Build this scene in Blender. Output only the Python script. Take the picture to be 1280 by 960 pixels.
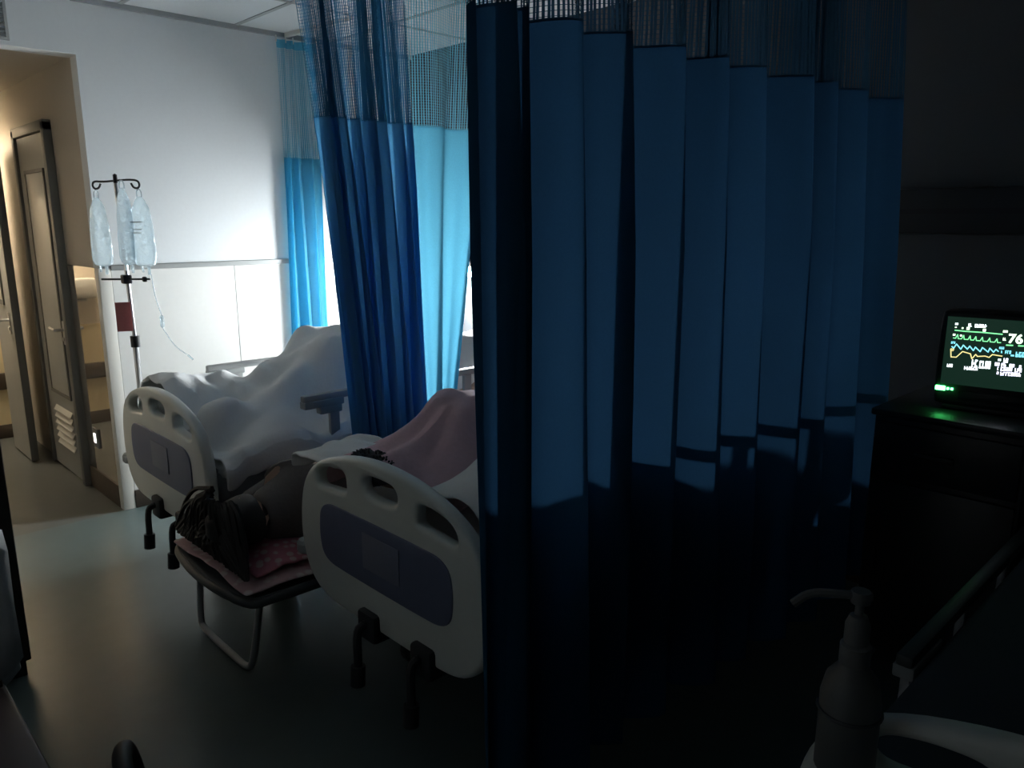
import bpy, bmesh, math, random
import numpy as np
from mathutils import Vector, Matrix, noise
random.seed(4)
S = bpy.context.scene
for o in list(bpy.data.objects): bpy.data.objects.remove(o)
COL = S.collection
PI = math.pi
R = math.radians

# ---------------------------------------------------------------- camera
cd = bpy.data.cameras.new('camera'); cam = bpy.data.objects.new('camera', cd); COL.objects.link(cam)
cam.location = (0, 0, 1.55)
cam.rotation_euler = (R(78), R(0), R(46 - 90))
cd.sensor_width = 36; cd.lens = 27; cd.clip_start = 0.02
S.camera = cam
# ---------------------------------------------------------------- world, exposure
w = bpy.data.worlds.new('night'); S.world = w; w.use_nodes = True
w.node_tree.nodes['Background'].inputs[0].default_value = (.5, .7, 1, 1)
w.node_tree.nodes['Background'].inputs[1].default_value = 0.002
S.view_settings.view_transform = 'Standard'; S.view_settings.look = 'None'
S.view_settings.gamma = 1; S.view_settings.use_curve_mapping = False
S.view_settings.exposure = 0.2
LAMP = 860.0          # emission of the lit bed lamp
WARM = 30.0          # corridor ceiling panel

# ---------------------------------------------------------------- materials
def M(name, col, rough=.5, metal=0, emit=None, es=0, spec=.5):
    m = bpy.data.materials.new(name); m.use_nodes = True
    b = m.node_tree.nodes['Principled BSDF']
    b.inputs['Base Color'].default_value = (*col, 1); b.inputs['Roughness'].default_value = rough
    b.inputs['Metallic'].default_value = metal; b.inputs['Specular IOR Level'].default_value = spec
    if emit:
        b.inputs['Emission Color'].default_value = (*emit, 1); b.inputs['Emission Strength'].default_value = es
    return m
def grain(m, scale=30, amt=.12, bump=.0, detail=4, stretch=None, bdist=.004):
    nt = m.node_tree; b = nt.nodes['Principled BSDF']
    tc = nt.nodes.new('ShaderNodeTexCoord'); n = nt.nodes.new('ShaderNodeTexNoise')
    n.inputs['Scale'].default_value = scale; n.inputs['Detail'].default_value = detail
    src = tc.outputs['Object']
    if stretch:
        mp = nt.nodes.new('ShaderNodeMapping'); mp.inputs['Scale'].default_value = stretch
        nt.links.new(src, mp.inputs[0]); src = mp.outputs[0]
    nt.links.new(src, n.inputs['Vector'])
    c = b.inputs['Base Color'].default_value[:]
    mx = nt.nodes.new('ShaderNodeMix'); mx.data_type = 'RGBA'
    mx.inputs[6].default_value = tuple(v*(1-amt) for v in c[:3])+(1,)
    mx.inputs[7].default_value = tuple(min(1, v*(1+amt)) for v in c[:3])+(1,)
    nt.links.new(n.outputs['Fac'], mx.inputs[0]); nt.links.new(mx.outputs[2], b.inputs['Base Color'])
    if bump:
        bp = nt.nodes.new('ShaderNodeBump'); bp.inputs['Strength'].default_value = bump; bp.inputs['Distance'].default_value = bdist
        nt.links.new(n.outputs['Fac'], bp.inputs['Height']); nt.links.new(bp.outputs[0], b.inputs['Normal'])
    return m
def cloth_trans(name, dif, tra, fac=.5):
    m = bpy.data.materials.new(name); m.use_nodes = True; nt = m.node_tree
    nt.nodes.remove(nt.nodes['Principled BSDF']); out = nt.nodes['Material Output']
    d = nt.nodes.new('ShaderNodeBsdfDiffuse'); t = nt.nodes.new('ShaderNodeBsdfTranslucent'); x = nt.nodes.new('ShaderNodeMixShader')
    tc = nt.nodes.new('ShaderNodeTexCoord'); n = nt.nodes.new('ShaderNodeTexNoise')
    mp = nt.nodes.new('ShaderNodeMapping'); mp.inputs['Scale'].default_value = (220, 220, 220)
    nt.links.new(tc.outputs['Object'], mp.inputs[0]); nt.links.new(mp.outputs[0], n.inputs['Vector']); n.inputs['Scale'].default_value = 1
    for sh, c in ((d, dif), (t, tra)):
        mx = nt.nodes.new('ShaderNodeMix'); mx.data_type = 'RGBA'
        mx.inputs[6].default_value = tuple(v*.9 for v in c)+(1,); mx.inputs[7].default_value = tuple(v*1.1 for v in c)+(1,)
        nt.links.new(n.outputs['Fac'], mx.inputs[0]); nt.links.new(mx.outputs[2], sh.inputs['Color'])
    x.inputs[0].default_value = fac
    nt.links.new(d.outputs[0], x.inputs[1]); nt.links.new(t.outputs[0], x.inputs[2]); nt.links.new(x.outputs[0], out.inputs[0])
    return m
def clear_plastic(name, tint=(.93, .97, 1), k=.28):
    m = bpy.data.materials.new(name); m.use_nodes = True; nt = m.node_tree
    nt.nodes.remove(nt.nodes['Principled BSDF']); out = nt.nodes['Material Output']
    tr = nt.nodes.new('ShaderNodeBsdfTransparent'); tr.inputs[0].default_value = (*tint, 1)
    t = nt.nodes.new('ShaderNodeBsdfTranslucent'); t.inputs[0].default_value = (.80, .86, .88, 1)
    g = nt.nodes.new('ShaderNodeBsdfGlossy'); g.inputs['Roughness'].default_value = .16; g.inputs[0].default_value = (.9, .95, 1, 1)
    x1 = nt.nodes.new('ShaderNodeMixShader'); x1.inputs[0].default_value = .42
    x = nt.nodes.new('ShaderNodeMixShader'); x.inputs[0].default_value = k
    tc = nt.nodes.new('ShaderNodeTexCoord'); n = nt.nodes.new('ShaderNodeTexNoise'); n.inputs['Scale'].default_value = 30; n.inputs['Detail'].default_value = 3
    bp = nt.nodes.new('ShaderNodeBump'); bp.inputs['Strength'].default_value = 1; bp.inputs['Distance'].default_value = .02
    L = nt.links.new
    L(tc.outputs['Object'], n.inputs['Vector']); L(n.outputs['Fac'], bp.inputs['Height']); L(bp.outputs[0], g.inputs['Normal']); L(bp.outputs[0], t.inputs['Normal'])
    L(t.outputs[0], x1.inputs[1]); L(g.outputs[0], x1.inputs[2])
    L(tr.outputs[0], x.inputs[1]); L(x1.outputs[0], x.inputs[2]); L(x.outputs[0], out.inputs[0])
    return m
def floral(name, base, ink, scale):
    m = M(name, base, .9); nt = m.node_tree; b = nt.nodes['Principled BSDF']
    tc = nt.nodes.new('ShaderNodeTexCoord'); v = nt.nodes.new('ShaderNodeTexVoronoi'); v.inputs['Scale'].default_value = scale
    r = nt.nodes.new('ShaderNodeValToRGB'); r.color_ramp.elements[0].color = (*ink, 1); r.color_ramp.elements[1].color = (*base, 1)
    r.color_ramp.elements[0].position = .28; r.color_ramp.elements[1].position = .42
    nt.links.new(tc.outputs['Object'], v.inputs['Vector']); nt.links.new(v.outputs['Distance'], r.inputs[0]); nt.links.new(r.outputs[0], b.inputs['Base Color'])
    return m
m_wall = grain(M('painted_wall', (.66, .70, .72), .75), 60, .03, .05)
m_shade = grain(M('low_bounce_wall', (.10, .105, .11), .8), 60, .03)  # unseen right wall, coloured dark to keep bounce light down
m_head = grain(M('head_wall_shaded', (.075, .082, .09), .75), 60, .03)  # pale wall darkened in its colour to stand in for shade
m_near = grain(M('high_bounce_wall', (.84, .87, .88), .75), 60, .02)  # unseen near wall, coloured white to bounce light onto the bed fronts
m_wains = grain(M('wainscot_panel', (.70, .71, .69), .35), 40, .03)
m_tan = grain(M('tan_entry_wall', (.44, .40, .34), .7), 50, .04, .04)
m_polish = grain(M('polished_wainscot', (.66, .62, .56), .035, .85), 30, .03)
m_yellow = grain(M('cream_corridor_wall', (.78, .66, .42), .5), 30, .03)
m_corr_hi = grain(M('pale_corridor_wall', (.74, .66, .55), .5), 30, .03)
m_brown = grain(M('brown_vinyl', (.075, .058, .045), .5), 40, .15)
m_trim = M('grey_trim', (.36, .38, .38), .5)
m_guard = M('white_guard', (.66, .65, .60), .4)
m_floor = grain(M('vinyl_floor', (.095, .13, .13), .30), 14, .10, .03)
m_floor2 = grain(M('corridor_vinyl', (.10, .105, .10), .34), 14, .10)
m_ceil = grain(M('mineral_tile', (.62, .66, .68), .9), 120, .08, .12)
m_tbar = M('tbar_metal', (.30, .32, .33), .5)
m_abs = grain(M('bed_plastic', (.74, .76, .71), .38), 25, .03)
m_panel = grain(M('blue_grey_insert', (.15, .17, .26), .45), 25, .06)
m_card = M('pale_card', (.22, .235, .31), .5)
m_dark = M('dark_rubber', (.02, .022, .025), .6)
m_frame = M('dark_grey_metal', (.075, .085, .09), .5, .3)
m_steel = M('steel', (.62, .63, .64), .28, .9)
m_rail = M('rail_aluminium', (.40, .41, .41), .5, .1)
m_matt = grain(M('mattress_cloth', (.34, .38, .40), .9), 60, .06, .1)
m_matt_shade = grain(M('shaded_mattress_cover', (.05, .06, .075), .8), 60, .06)  # same mattress cloth with the dark corner's shade put into its colour
m_white = grain(M('white_cotton', (.83, .85, .85), .95), 90, .04, .25)
m_pink = grain(M('pink_fleece', (.70, .48, .54), .98), 70, .10, .3)
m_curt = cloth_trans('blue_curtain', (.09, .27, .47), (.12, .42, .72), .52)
m_curt_n = cloth_trans('shaded_blue_curtain', (.018, .075, .14), (.034, .115, .24), .36)  # same blue cloth, darkened in its colour for the dim near side
m_net_n = cloth_trans('shaded_blue_net', (.025, .08, .13), (.04, .10, .17), .4)  # shaded copy of the blue net
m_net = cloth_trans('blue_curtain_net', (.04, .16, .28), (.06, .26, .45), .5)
m_curt_p = cloth_trans('lit_blue_curtain', (.10, .34, .47), (.15, .55, .78), .6)  # same blue cloth, lightened in its colour where the lamp lights it
m_net_p = cloth_trans('lit_blue_net', (.13, .38, .5), (.2, .55, .7), .6)  # lit copy of the blue net
m_door = grain(M('grey_door', (.34, .35, .34), .5), 10, .06, 0, 4, (1, 1, .1))
m_doorf = grain(M('grey_door_frame', (.16, .16, .15), .5), 20, .06)
m_glass = M('vision_glass', (.55, .57, .55), .3)
m_black = M('black_plastic', (.012, .012, .014), .45)
m_wood = grain(M('dark_wood', (.045, .034, .026), .5), 8, .3, 0, 5, (1, 1, .08))
m_cart = M('cabinet_laminate', (.018, .02, .022), .38)
m_skin = M('skin', (.50, .33, .25), .6)
m_hair = M('black_hair', (.010, .008, .008), .6)
m_grey = grain(M('grey_jersey', (.22, .20, .19), .95), 80, .15, .3)
m_darkq = grain(M('dark_blanket', (.03, .026, .03), .95), 60, .2, .3)
m_floral = floral('rose_print', (.55, .36, .37), (.66, .56, .54), 26)
m_rose = floral('rose_print_deep', (.55, .20, .25), (.62, .46, .46), 30)
m_clear = clear_plastic('clear_plastic', (.80, .89, .93), .5)
m_fluid = clear_plastic('saline_bag', (.75, .88, .96), .75)
m_lamp = M('lit_tube', (1, 1, 1), .5, 0, (.95, .985, 1.0), LAMP)
m_warm = M('lit_panel', (1, 1, 1), .5, 0, (1.0, .86, .66), WARM)
m_foot = M('lit_footlight', (1, 1, 1), .5, 0, (1, .97, .9), 2.2)
m_red = cloth_trans('red_tag', (.55, .28, .28), (.5, .22, .22), .5)
m_sani = M('shaded_bottle', (.13, .137, .137), .45)  # pale bottle, colour lowered to stand in for the corner's shade
m_screen = M('monitor_screen', (.004, .008, .008), .2, 0, (.10, .34, .22), .055)
def E(name, c, s): return M(name, (0, 0, 0), .5, 0, c, s)
m_g = E('trace_green', (.25, 1, .40), 1.2); m_c = E('trace_cyan', (.25, .8, 1), 1.3); m_y = E('trace_yellow', (1, .85, .35), 1.0)
m_w = E('glyph_white', (.85, .95, 1), 2.4); m_v = E('glyph_violet', (.80, .78, 1), 2.6); m_led = E('led_green', (.08, 1, .22), 14); m_w2 = E('digit_green', (.75, 1, .70), 2.6)

# ---------------------------------------------------------------- mesh helpers
class MB:
    def __init__(s): s.v = []; s.f = []
    def add(s, v, f):
        n = len(s.v); s.v += [tuple(p) for p in v]; s.f += [tuple(i+n for i in q) for q in f]; return s
    def box(s, x0, x1, y0, y1, z0, z1, b=0, seg=2):
        bm = bmesh.new(); bmesh.ops.create_cube(bm, size=1)
        for q in bm.verts: q.co = Vector(((x0+x1)/2+q.co.x*(x1-x0), (y0+y1)/2+q.co.y*(y1-y0), (z0+z1)/2+q.co.z*(z1-z0)))
        if b: bmesh.ops.bevel(bm, geom=bm.edges[:], offset=b, segments=seg, affect='EDGES', profile=.5)
        return s.bm(bm)
    def bm(s, bm):
        bm.verts.index_update(); s.add([q.co[:] for q in bm.verts], [[q.index for q in f.verts] for f in bm.faces]); bm.free(); return s
    def tube(s, pts, r, n=8, cap=True, closed=False):
        P = [Vector(p) for p in pts]; m = len(P); rs = r if isinstance(r, (list, tuple)) else [r]*m
        vs = []; fs = []; prev = None
        for i, p in enumerate(P):
            if closed: t = P[(i+1) % m]-P[i-1]
            else: t = P[min(i+1, m-1)]-P[max(i-1, 0)]
            t.normalize()
            if prev is None:
                u = t.orthogonal().normalized()
            else:
                u = prev-t*prev.dot(t)
                u = u.normalized() if u.length > 1e-6 else t.orthogonal().normalized()
            prev = u; q = t.cross(u)
            for k in range(n):
                a = 2*PI*k/n; vs.append(p+(u*math.cos(a)+q*math.sin(a))*rs[i])
        for i in range(m if closed else m-1):
            j = (i+1) % m
            for k in range(n): fs.append((i*n+k, i*n+(k+1) % n, j*n+(k+1) % n, j*n+k))
        if cap and not closed: fs.append(tuple(range(n))[::-1]); fs.append(tuple(range((m-1)*n, m*n)))
        return s.add(vs, fs)
    def lathe(s, prof, c=(0, 0, 0), n=20, sx=1, sy=1, M=None):
        vs = []; fs = []; m = len(prof)
        for r, z in prof:
            for k in range(n):
                a = 2*PI*k/n; p = Vector((r*sx*math.cos(a), r*sy*math.sin(a), z))
                if M: p = M @ p
                vs.append(p+Vector(c))
        for i in range(m-1):
            for k in range(n): fs.append((i*n+k, i*n+(k+1) % n, (i+1)*n+(k+1) % n, (i+1)*n+k))
        fs.append(tuple(range(n))[::-1]); fs.append(tuple(range((m-1)*n, m*n)))
        return s.add(vs, fs)
    def ell(s, c, r, M=None, n=20, m=14, f=None):
        vs = []; fs = []
        for i in range(m+1):
            th = PI*i/m
            for k in range(n):
                a = 2*PI*k/n; d = Vector((math.sin(th)*math.cos(a), math.sin(th)*math.sin(a), math.cos(th)))
                p = Vector((d.x*r[0], d.y*r[1], d.z*r[2]))
                if f: p = f(p, d)
                if M: p = M @ p
                vs.append(p+Vector(c))
        for i in range(m):
            for k in range(n): fs.append((i*n+k, (i+1)*n+k, (i+1)*n+(k+1) % n, i*n+(k+1) % n))
        return s.add(vs, fs)
    def build(s, name, mat, parent=None, loc=(0, 0, 0), smooth=True, origin=False):
        me = bpy.data.meshes.new(name)
        V = s.v
        if origin and not parent:
            a = np.array(V); o = ((a[:, 0].min()+a[:, 0].max())/2, (a[:, 1].min()+a[:, 1].max())/2, a[:, 2].min())
            V = [(p[0]-o[0], p[1]-o[1], p[2]-o[2]) for p in V]; loc = o
        me.from_pydata(V, [], s.f); me.update()
        return fin(me, name, mat, parent, loc, smooth)
def fin(me, name, mat, parent=None, loc=(0, 0, 0), smooth=True):
    bm = bmesh.new(); bm.from_mesh(me); bmesh.ops.remove_doubles(bm, verts=bm.verts, dist=1e-5); bmesh.ops.recalc_face_normals(bm, faces=bm.faces); bm.to_mesh(me); bm.free()
    me.materials.append(mat)
    if smooth:
        me.polygons.foreach_set('use_smooth', [True]*len(me.polygons))
        try: me.set_sharp_from_angle(angle=R(38))
        except Exception: pass
    o = bpy.data.objects.new(name, me); COL.objects.link(o); o.location = loc
    if parent: o.parent = parent
    return o
def tag(o, label, cat, group=None):
    o['label'] = label; o['category'] = cat
    if group: o['group'] = group
    return o
def thing(name, label, cat, loc=(0, 0, 0), rz=0, group=None):
    o = bpy.data.objects.new(name, None); COL.objects.link(o); o.location = loc; o.rotation_euler = (0, 0, rz); o.empty_display_size = .1
    return tag(o, label, cat, group)
def struct(o): o['kind'] = 'structure'; return o
def plate(name, mat, loops, thick, bevel, parent, xoff=0, axis='X'):
    """flat rounded plate from 2D loops (outer first, then holes); local u -> y, v -> z, thickness -> x"""
    cu = bpy.data.curves.new(name, 'CURVE'); cu.dimensions = '2D'; cu.fill_mode = 'BOTH'
    cu.extrude = max(thick/2-bevel, 0); cu.bevel_depth = bevel; cu.bevel_resolution = 2; cu.offset = -bevel
    for L in loops:
        sp = cu.splines.new('POLY'); sp.points.add(len(L)-1); sp.use_cyclic_u = True
        for i, (a, b) in enumerate(L): sp.points[i].co = (a, b, 0, 1)
    t = bpy.data.objects.new('t', cu); COL.objects.link(t)
    dg = bpy.context.evaluated_depsgraph_get(); dg.update()
    me = bpy.data.meshes.new_from_object(t.evaluated_get(dg)); bpy.data.objects.remove(t); bpy.data.curves.remove(cu)
    for v in me.vertices:
        c = v.co.copy()
        v.co = (c.z+xoff, c.x, c.y) if axis == 'X' else (c.x, c.z+xoff, c.y)
    me.name = name; me.materials.clear()
    return fin(me, name, mat, parent)
def smooth_loop(pts, it=3):
    P = [tuple(p) for p in pts]
    for _ in range(it):
        Q = []
        for i in range(len(P)):
            a = P[i]; b = P[(i+1) % len(P)]
            Q += [(a[0]*.75+b[0]*.25, a[1]*.75+b[1]*.25), (a[0]*.25+b[0]*.75, a[1]*.25+b[1]*.75)]
        P = Q
    return P
def smooth_path(pts, it=2):
    P = [Vector(p) for p in pts]
    for _ in range(it):
        Q = [P[0]]
        for a, b in zip(P, P[1:]): Q += [a*.75+b*.25, a*.25+b*.75]
        P = Q+[P[-1]]
    return P
def text(name, s, size, mat, parent, loc, rot, ext=.0005, align='LEFT'):
    cu = bpy.data.curves.new(name, 'FONT'); cu.body = s; cu.size = size; cu.extrude = ext; cu.align_x = align; cu.offset = .0012
    t = bpy.data.objects.new('t', cu); COL.objects.link(t)
    dg = bpy.context.evaluated_depsgraph_get(); dg.update()
    me = bpy.data.meshes.new_from_object(t.evaluated_get(dg)); bpy.data.objects.remove(t); bpy.data.curves.remove(cu)
    me.materials.clear(); me.materials.append(mat)
    o = bpy.data.objects.new(name, me); COL.objects.link(o); o.parent = parent; o.location = loc; o.rotation_euler = rot
    return o

# ================================================================ SETTING
XF, YL, ZC = 3.25, 4.33, 2.60      # far (head) wall, left wall, ceiling
XE = 1.24                          # entry wall with the washroom door
YB = 6.45                          # public corridor wall
XN, YR = -1.7, -2.4                # walls behind the camera
def wall(name, mat, *b): return struct(MB().box(*b).build(name, mat, smooth=False))
fl = wall('floor', m_floor, XN-.1, XF+.1, YR-.1, YL, -.1, 0)
f2 = wall('floor_entry', m_floor2, XN-.1, XE+.1, YL, YB+.1, -.1, 0)
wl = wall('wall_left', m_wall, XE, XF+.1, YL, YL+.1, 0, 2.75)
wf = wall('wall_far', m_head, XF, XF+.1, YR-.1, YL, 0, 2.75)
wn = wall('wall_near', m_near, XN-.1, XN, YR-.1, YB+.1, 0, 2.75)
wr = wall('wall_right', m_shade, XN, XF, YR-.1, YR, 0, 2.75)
we = wall('wall_entry', m_tan, XE, XE+.1, YL+.1, YB+.1, 0, 2.75)
wc = wall('wall_corridor', m_corr_hi, XN, XE, YB, YB+.1, 0, 2.5)
MB().box(XN, XE, YB-.008, YB, .10, .36).box(XN, XE, YB-.008, YB, .48, .78).build('corridor_wainscot', m_yellow, wc, smooth=False)
MB().box(XN, XE, YB-.035, YB-.008, .36, .48, .01).build('bumper_rail', m_brown, wc)
MB().box(XN, XE, YB-.014, YB, 0, .10, .004).build('skirting', m_brown, wc)
wall('wall_entry_side', m_tan, .20, .32, 3.40, YB, 0, 2.75)  # unseen side wall, put in to keep corridor light off the ward
hd = wall('wall_header', m_wall, XN, XE, YL, YL+.12, 2.34, 2.75)
cl = wall('ceiling_entry', m_tan, XN, XE+.1, YL+.12, YB, 2.345, 2.42)
# corner guard, wainscot cap, skirting
struct(MB().box(XE-.012, XE+.05, YL-.012, YL, 0, 1.31, .004).box(XE-.012, XE, YL, YL+.05, 0, 1.31, .004).build('trim_1', m_guard))
struct(MB().box(XE+.05, XF, YL-.018, YL, 1.298, 1.325, .004).build('trim_2', m_trim))
x = XE+.05; k = 0
while x < XF-.01:
    x1 = min(x+.66, XF)
    MB().box(x+.0015, x1-.0015, YL-.008, YL, .10, 1.298, .002).build('wainscot_panel', m_wains, wl, smooth=False); x = x1
struct(MB().box(XE+.05, XF, YL-.016, YL, 0, .10, .004).build('baseboard_left', m_brown))
struct(MB().box(XF-.014, XF, YR, YL-.016, 0, .10, .004).build('baseboard_far', m_brown))
# polished wainscot on the entry wall between corner and washroom door
MB().box(XE-.008, XE, YL+.055, 4.885, .13, 1.31, .002).build('polished_panel', m_polish, we, smooth=False)
struct(MB().box(XE-.014, XE, YL+.05, 4.885, 0, .13, .004).build('baseboard_entry', m_brown))
# ceiling: grid of lay-in tiles and T-bars over a slab
ce = wall('ceiling', m_ceil, XN-.1, XF+.1, YR-.1, YL+.1, 2.66, 2.75)
gx = [2.06+.6*i for i in range(-7, 3)]; gy = [YL-.03-.6*i for i in range(0, 12)]
gx = [XN]+[g for g in gx if XN+.05 < g < XF-.05]+[XF]; gy = sorted([YL]+[g for g in gy if YR+.05 < g < YL-.05]+[YR])
cache = {}
for a, b in zip(gx, gx[1:]):
    for c, d in zip(gy, gy[1:]):
        key = (round(b-a, 3), round(d-c, 3))
        if key not in cache:
            hx, hy = key[0]/2-.004, key[1]/2-.004
            t = MB().box(-hx, hx, -hy, hy, -.0, .03, .003, 1).build('ceiling_tile', m_ceil, ce, smooth=False); cache[key] = t
        else:
            t = cache[key].copy(); COL.objects.link(t)
        t.location = ((a+b)/2, (c+d)/2, ZC+.004)
mb = MB()
for g in gx[1:-1]: mb.box(g-.012, g+.012, YR, YL, ZC, ZC+.012)
for g in gy[1:-1]: mb.box(XN, XF, g-.012, g+.012, ZC, ZC+.012)
mb.build('ceiling_grid', m_tbar, ce, smooth=False)
struct(MB().box(XE, XF, YL-.02, YL, ZC-.02, ZC+.004).build('trim_3', m_tbar, smooth=False))
# air vent in the header wall
vt = thing('air_vent', 'grey slatted air vent high on the wall above the entry opening', 'vent', (.80, YL, 2.36))
MB().box(-.30, .165, -.012, 0, 0, .012).box(-.30, .165, -.012, 0, .163, .175).box(-.30, -.288, -.012, 0, .012, .163).box(.153, .165, -.012, 0, .012, .163).build('vent_frame', m_trim, vt, smooth=False)
sl = MB().add([(-.288, -.010, 0), (.153, -.010, 0), (.153, -.002, .014), (-.288, -.002, .014), (-.288, -.008, -.002), (.153, -.008, -.002), (.153, 0, .012), (-.288, 0, .012)],
              [(0, 1, 2, 3), (4, 7, 6, 5), (0, 4, 5, 1), (3, 2, 6, 7), (0, 3, 7, 4), (1, 5, 6, 2)])
for i in range(7):
    if i == 0: s0 = sl.build('slat', m_trim, vt, smooth=False)
    else: s0 = s0.copy(); COL.objects.link(s0)
    s0.location = (0, 0, .018+.021*i)

# ---------------------------------------------------------------- washroom door (in the entry wall) and the ward's entry door leaf
def lever(parent, y, z, x, d):
    h = MB()
    h.box(x-.008, x, y-.02, y+.02, z-.09, z+.05, .004)
    h.tube([(x, y, z), (x-.05, y, z)], .009).tube(smooth_path([(x-.05, y, z), (x-.055, y+d*.02, z), (x-.05, y+d*.12, z)]), .009)
    h.lathe([(.0, -.004), (.012, -.004), (.012, .004), (0, .004)], (x-.010, y, z-.055), 12, M=Matrix.Rotation(PI/2, 3, 'Y'))
    return h.build('door_handle', m_steel, parent)
DY0, DY1 = 4.90, 5.62
d1 = struct(MB().box(XE-.030, XE-.002, DY0+.055, DY1-.055, .008, 2.03, .003).build('door_1', m_door, smooth=False))
MB().box(XE-.045, XE, DY0, DY0+.05, 0, 2.08, .004).box(XE-.045, XE, DY1-.05, DY1, 0, 2.08, .004).box(XE-.045, XE, DY0, DY1, 2.035, 2.09, .004).build('door_frame', m_doorf, d1)
# raised border and pale centre panel
MB().box(XE-.036, XE-.030, 5.04, 5.42, .52, 1.82, .003).build('door_panel', m_glass, d1)
MB().box(XE-.040, XE-.030, 5.02, 5.04, .50, 1.84).box(XE-.040, XE-.030, 5.42, 5.44, .50, 1.84).box(XE-.040, XE-.030, 5.04, 5.42, .50, .52).box(XE-.040, XE-.030, 5.04, 5.42, 1.82, 1.84).build('panel_bead', m_doorf, d1)
for i in range(6):
    z = .17+.043*i
    MB().add([(XE-.030, 5.05, z+.03), (XE-.030, 5.40, z+.03), (XE-.045, 5.40, z), (XE-.045, 5.05, z), (XE-.030, 5.05, z+.034), (XE-.030, 5.40, z+.034), (XE-.047, 5.40, z+.004), (XE-.047, 5.05, z+.004)],
             [(0, 1, 2, 3), (4, 7, 6, 5), (2, 1, 5, 6), (0, 3, 7, 4), (3, 2, 6, 7)]).build('louver_slat', m_guard, d1, smooth=False)
lever(d1, 5.00, .93, XE-.030, 1)
d2 = struct(MB().box(1.085, 1.125, 5.66, 6.12, .01, 2.05, .003).build('door_2', m_door, smooth=False))
MB().box(1.079, 1.085, 5.84, 5.96, 1.05, 1.80, .002).build('vision_panel', m_guard, d2)
MB().box(1.076, 1.086, 5.82, 5.84, 1.02, 1.83).box(1.076, 1.086, 5.96, 5.98, 1.02, 1.83).box(1.076, 1.086, 5.84, 5.96, 1.02, 1.05).box(1.076, 1.086, 5.84, 5.96, 1.80, 1.83).build('vision_bead', m_doorf, d2)
MB().box(1.083, 1.127, 5.645, 5.66, .01, 2.05, .002).build('edge_strip', m_doorf, d2)
lever(d2, 5.74, .93, 1.085, 1)
# foot light low in the polished panel
ft = thing('foot_light', 'small lit foot light in a dark plate low on the entry wall', 'light', (XE-.008, 4.69, .28))
MB().box(-.010, 0, -.045, .045, 0, .115, .004).build('light_plate', m_doorf, ft)
MB().box(-.013, -.009, -.018, .018, .03, .085, .003).build('light_lens', m_foot, ft)
# wall dispenser on the corridor wall
dp = thing('hand_dispenser', 'white soap dispenser box on the cream corridor wall', 'dispenser', (.80, YB, .98))
MB().box(-.13, .13, -.10, 0, 0, .15, .02).build('dispenser_body', m_guard, dp)
MB().box(-.05, .05, -.085, -.03, -.02, 0, .006).build('push_bar', m_trim, dp)
# corridor ceiling light
ct = thing('corridor_light', 'square warm ceiling light panel in the entry corridor', 'light', (.78, 6.13, 2.31))
MB().box(-.24, .24, -.30, .30, .015, .035, .004).box(-.24, .24, -.30, -.285, -.55, .015).box(-.24, -.225, -.285, .285, -.13, .015).box(.225, .24, -.285, .285, -.13, .015).build('light_housing_baffle', m_guard, ct)  # deep panel on the ward side is added to block light spill
MB().box(-.22, .22, -.27, .27, .006, .015).build('light_diffuser', m_warm, ct, smooth=False)

# ---------------------------------------------------------------- bed head service trunking on the far wall
tr = thing('bed_head_trunking', 'long dark medical service trunking along the far wall', 'trunking', (XF, 0, 1.50))
MB().box(-.065, 0, -2.2, YL-.05, 0, .17, .012).build('trunking_body', m_cart, tr)
MB().box(-.068, -.064, -2.2, YL-.05, .075, .095).build('trunking_strip', m_black, tr, smooth=False)
for yb in (-.3, 1.7, 2.8):
    for j in range(3): MB().lathe([(.0, 0), (.024, 0), (.024, .012), (.014, .012), (.014, .03), (0, .03)], (-.065, yb+.5-.09*j, .125), 12, M=Matrix.Rotation(-PI/2, 3, 'Y')).build('gas_outlet', m_steel, tr)
    MB().box(-.072, -.065, yb-.1, yb, .015, .06, .004).build('socket', m_guard, tr)
# the lit lamp over the first bed
lp = thing('bed_lamp', 'lit white tube lamp on the far wall beside the bed along the pale wall', 'lamp', (XF, 3.62, 1.19))
MB().box(-.05, 0, -.19, .19, .02, .10, .012).build('lamp_housing', m_guard, lp)
MB().tube([(-.085, -.15, .05), (-.085, .15, .05)], .032, 14).build('lamp_tube', m_lamp, lp)
for s in (-1, 1): MB().box(-.11, -.045, s*.165-.015, s*.165+.015, .02, .08, .006).build('lamp_socket', m_guard, lp)

MB().box(-.165, 0, -.22, .22, .105, .118, .004).box(-.165, -.155, -.22, .22, .085, .106, .003).build('lamp_hood', m_guard, lp)

# ================================================================ BEDS
BW, BL = .92, 2.06
def outline():
    h = [(0, .56), (.012, .68), (.05, .765), (.13, .825), (.27, .868), (.40, .884)]
    t = [(.25, .362), (.13, .372), (.06, .41), (.02, .47)]
    L = [(u, v) for u, v in h]+[(BW-u, v) for u, v in reversed(h)]+[(BW-u, v) for u, v in reversed(t)]+[(u, v) for u, v in t]
    return [(BW/2-u, v) for u, v in smooth_loop(L, 2)]
def hole(pts): return [(BW/2-u, v) for u, v in smooth_loop(pts, 3)]
H1 = [(.115, .74), (.125, .795), (.20, .818), (.285, .822), (.29, .775), (.285, .755), (.20, .75)]
H2 = [(.375, .78), (.375, .835), (.46, .842), (.545, .835), (.545, .78), (.46, .775)]
H3 = [(BW-u, v) for u, v in H1][::-1]
PN = [(.13, .60), (.15, .70), (.30, .703), (.62, .703), (.77, .70), (.79, .60), (.77, .505), (.62, .50), (.30, .50), (.15, .505)]
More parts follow.
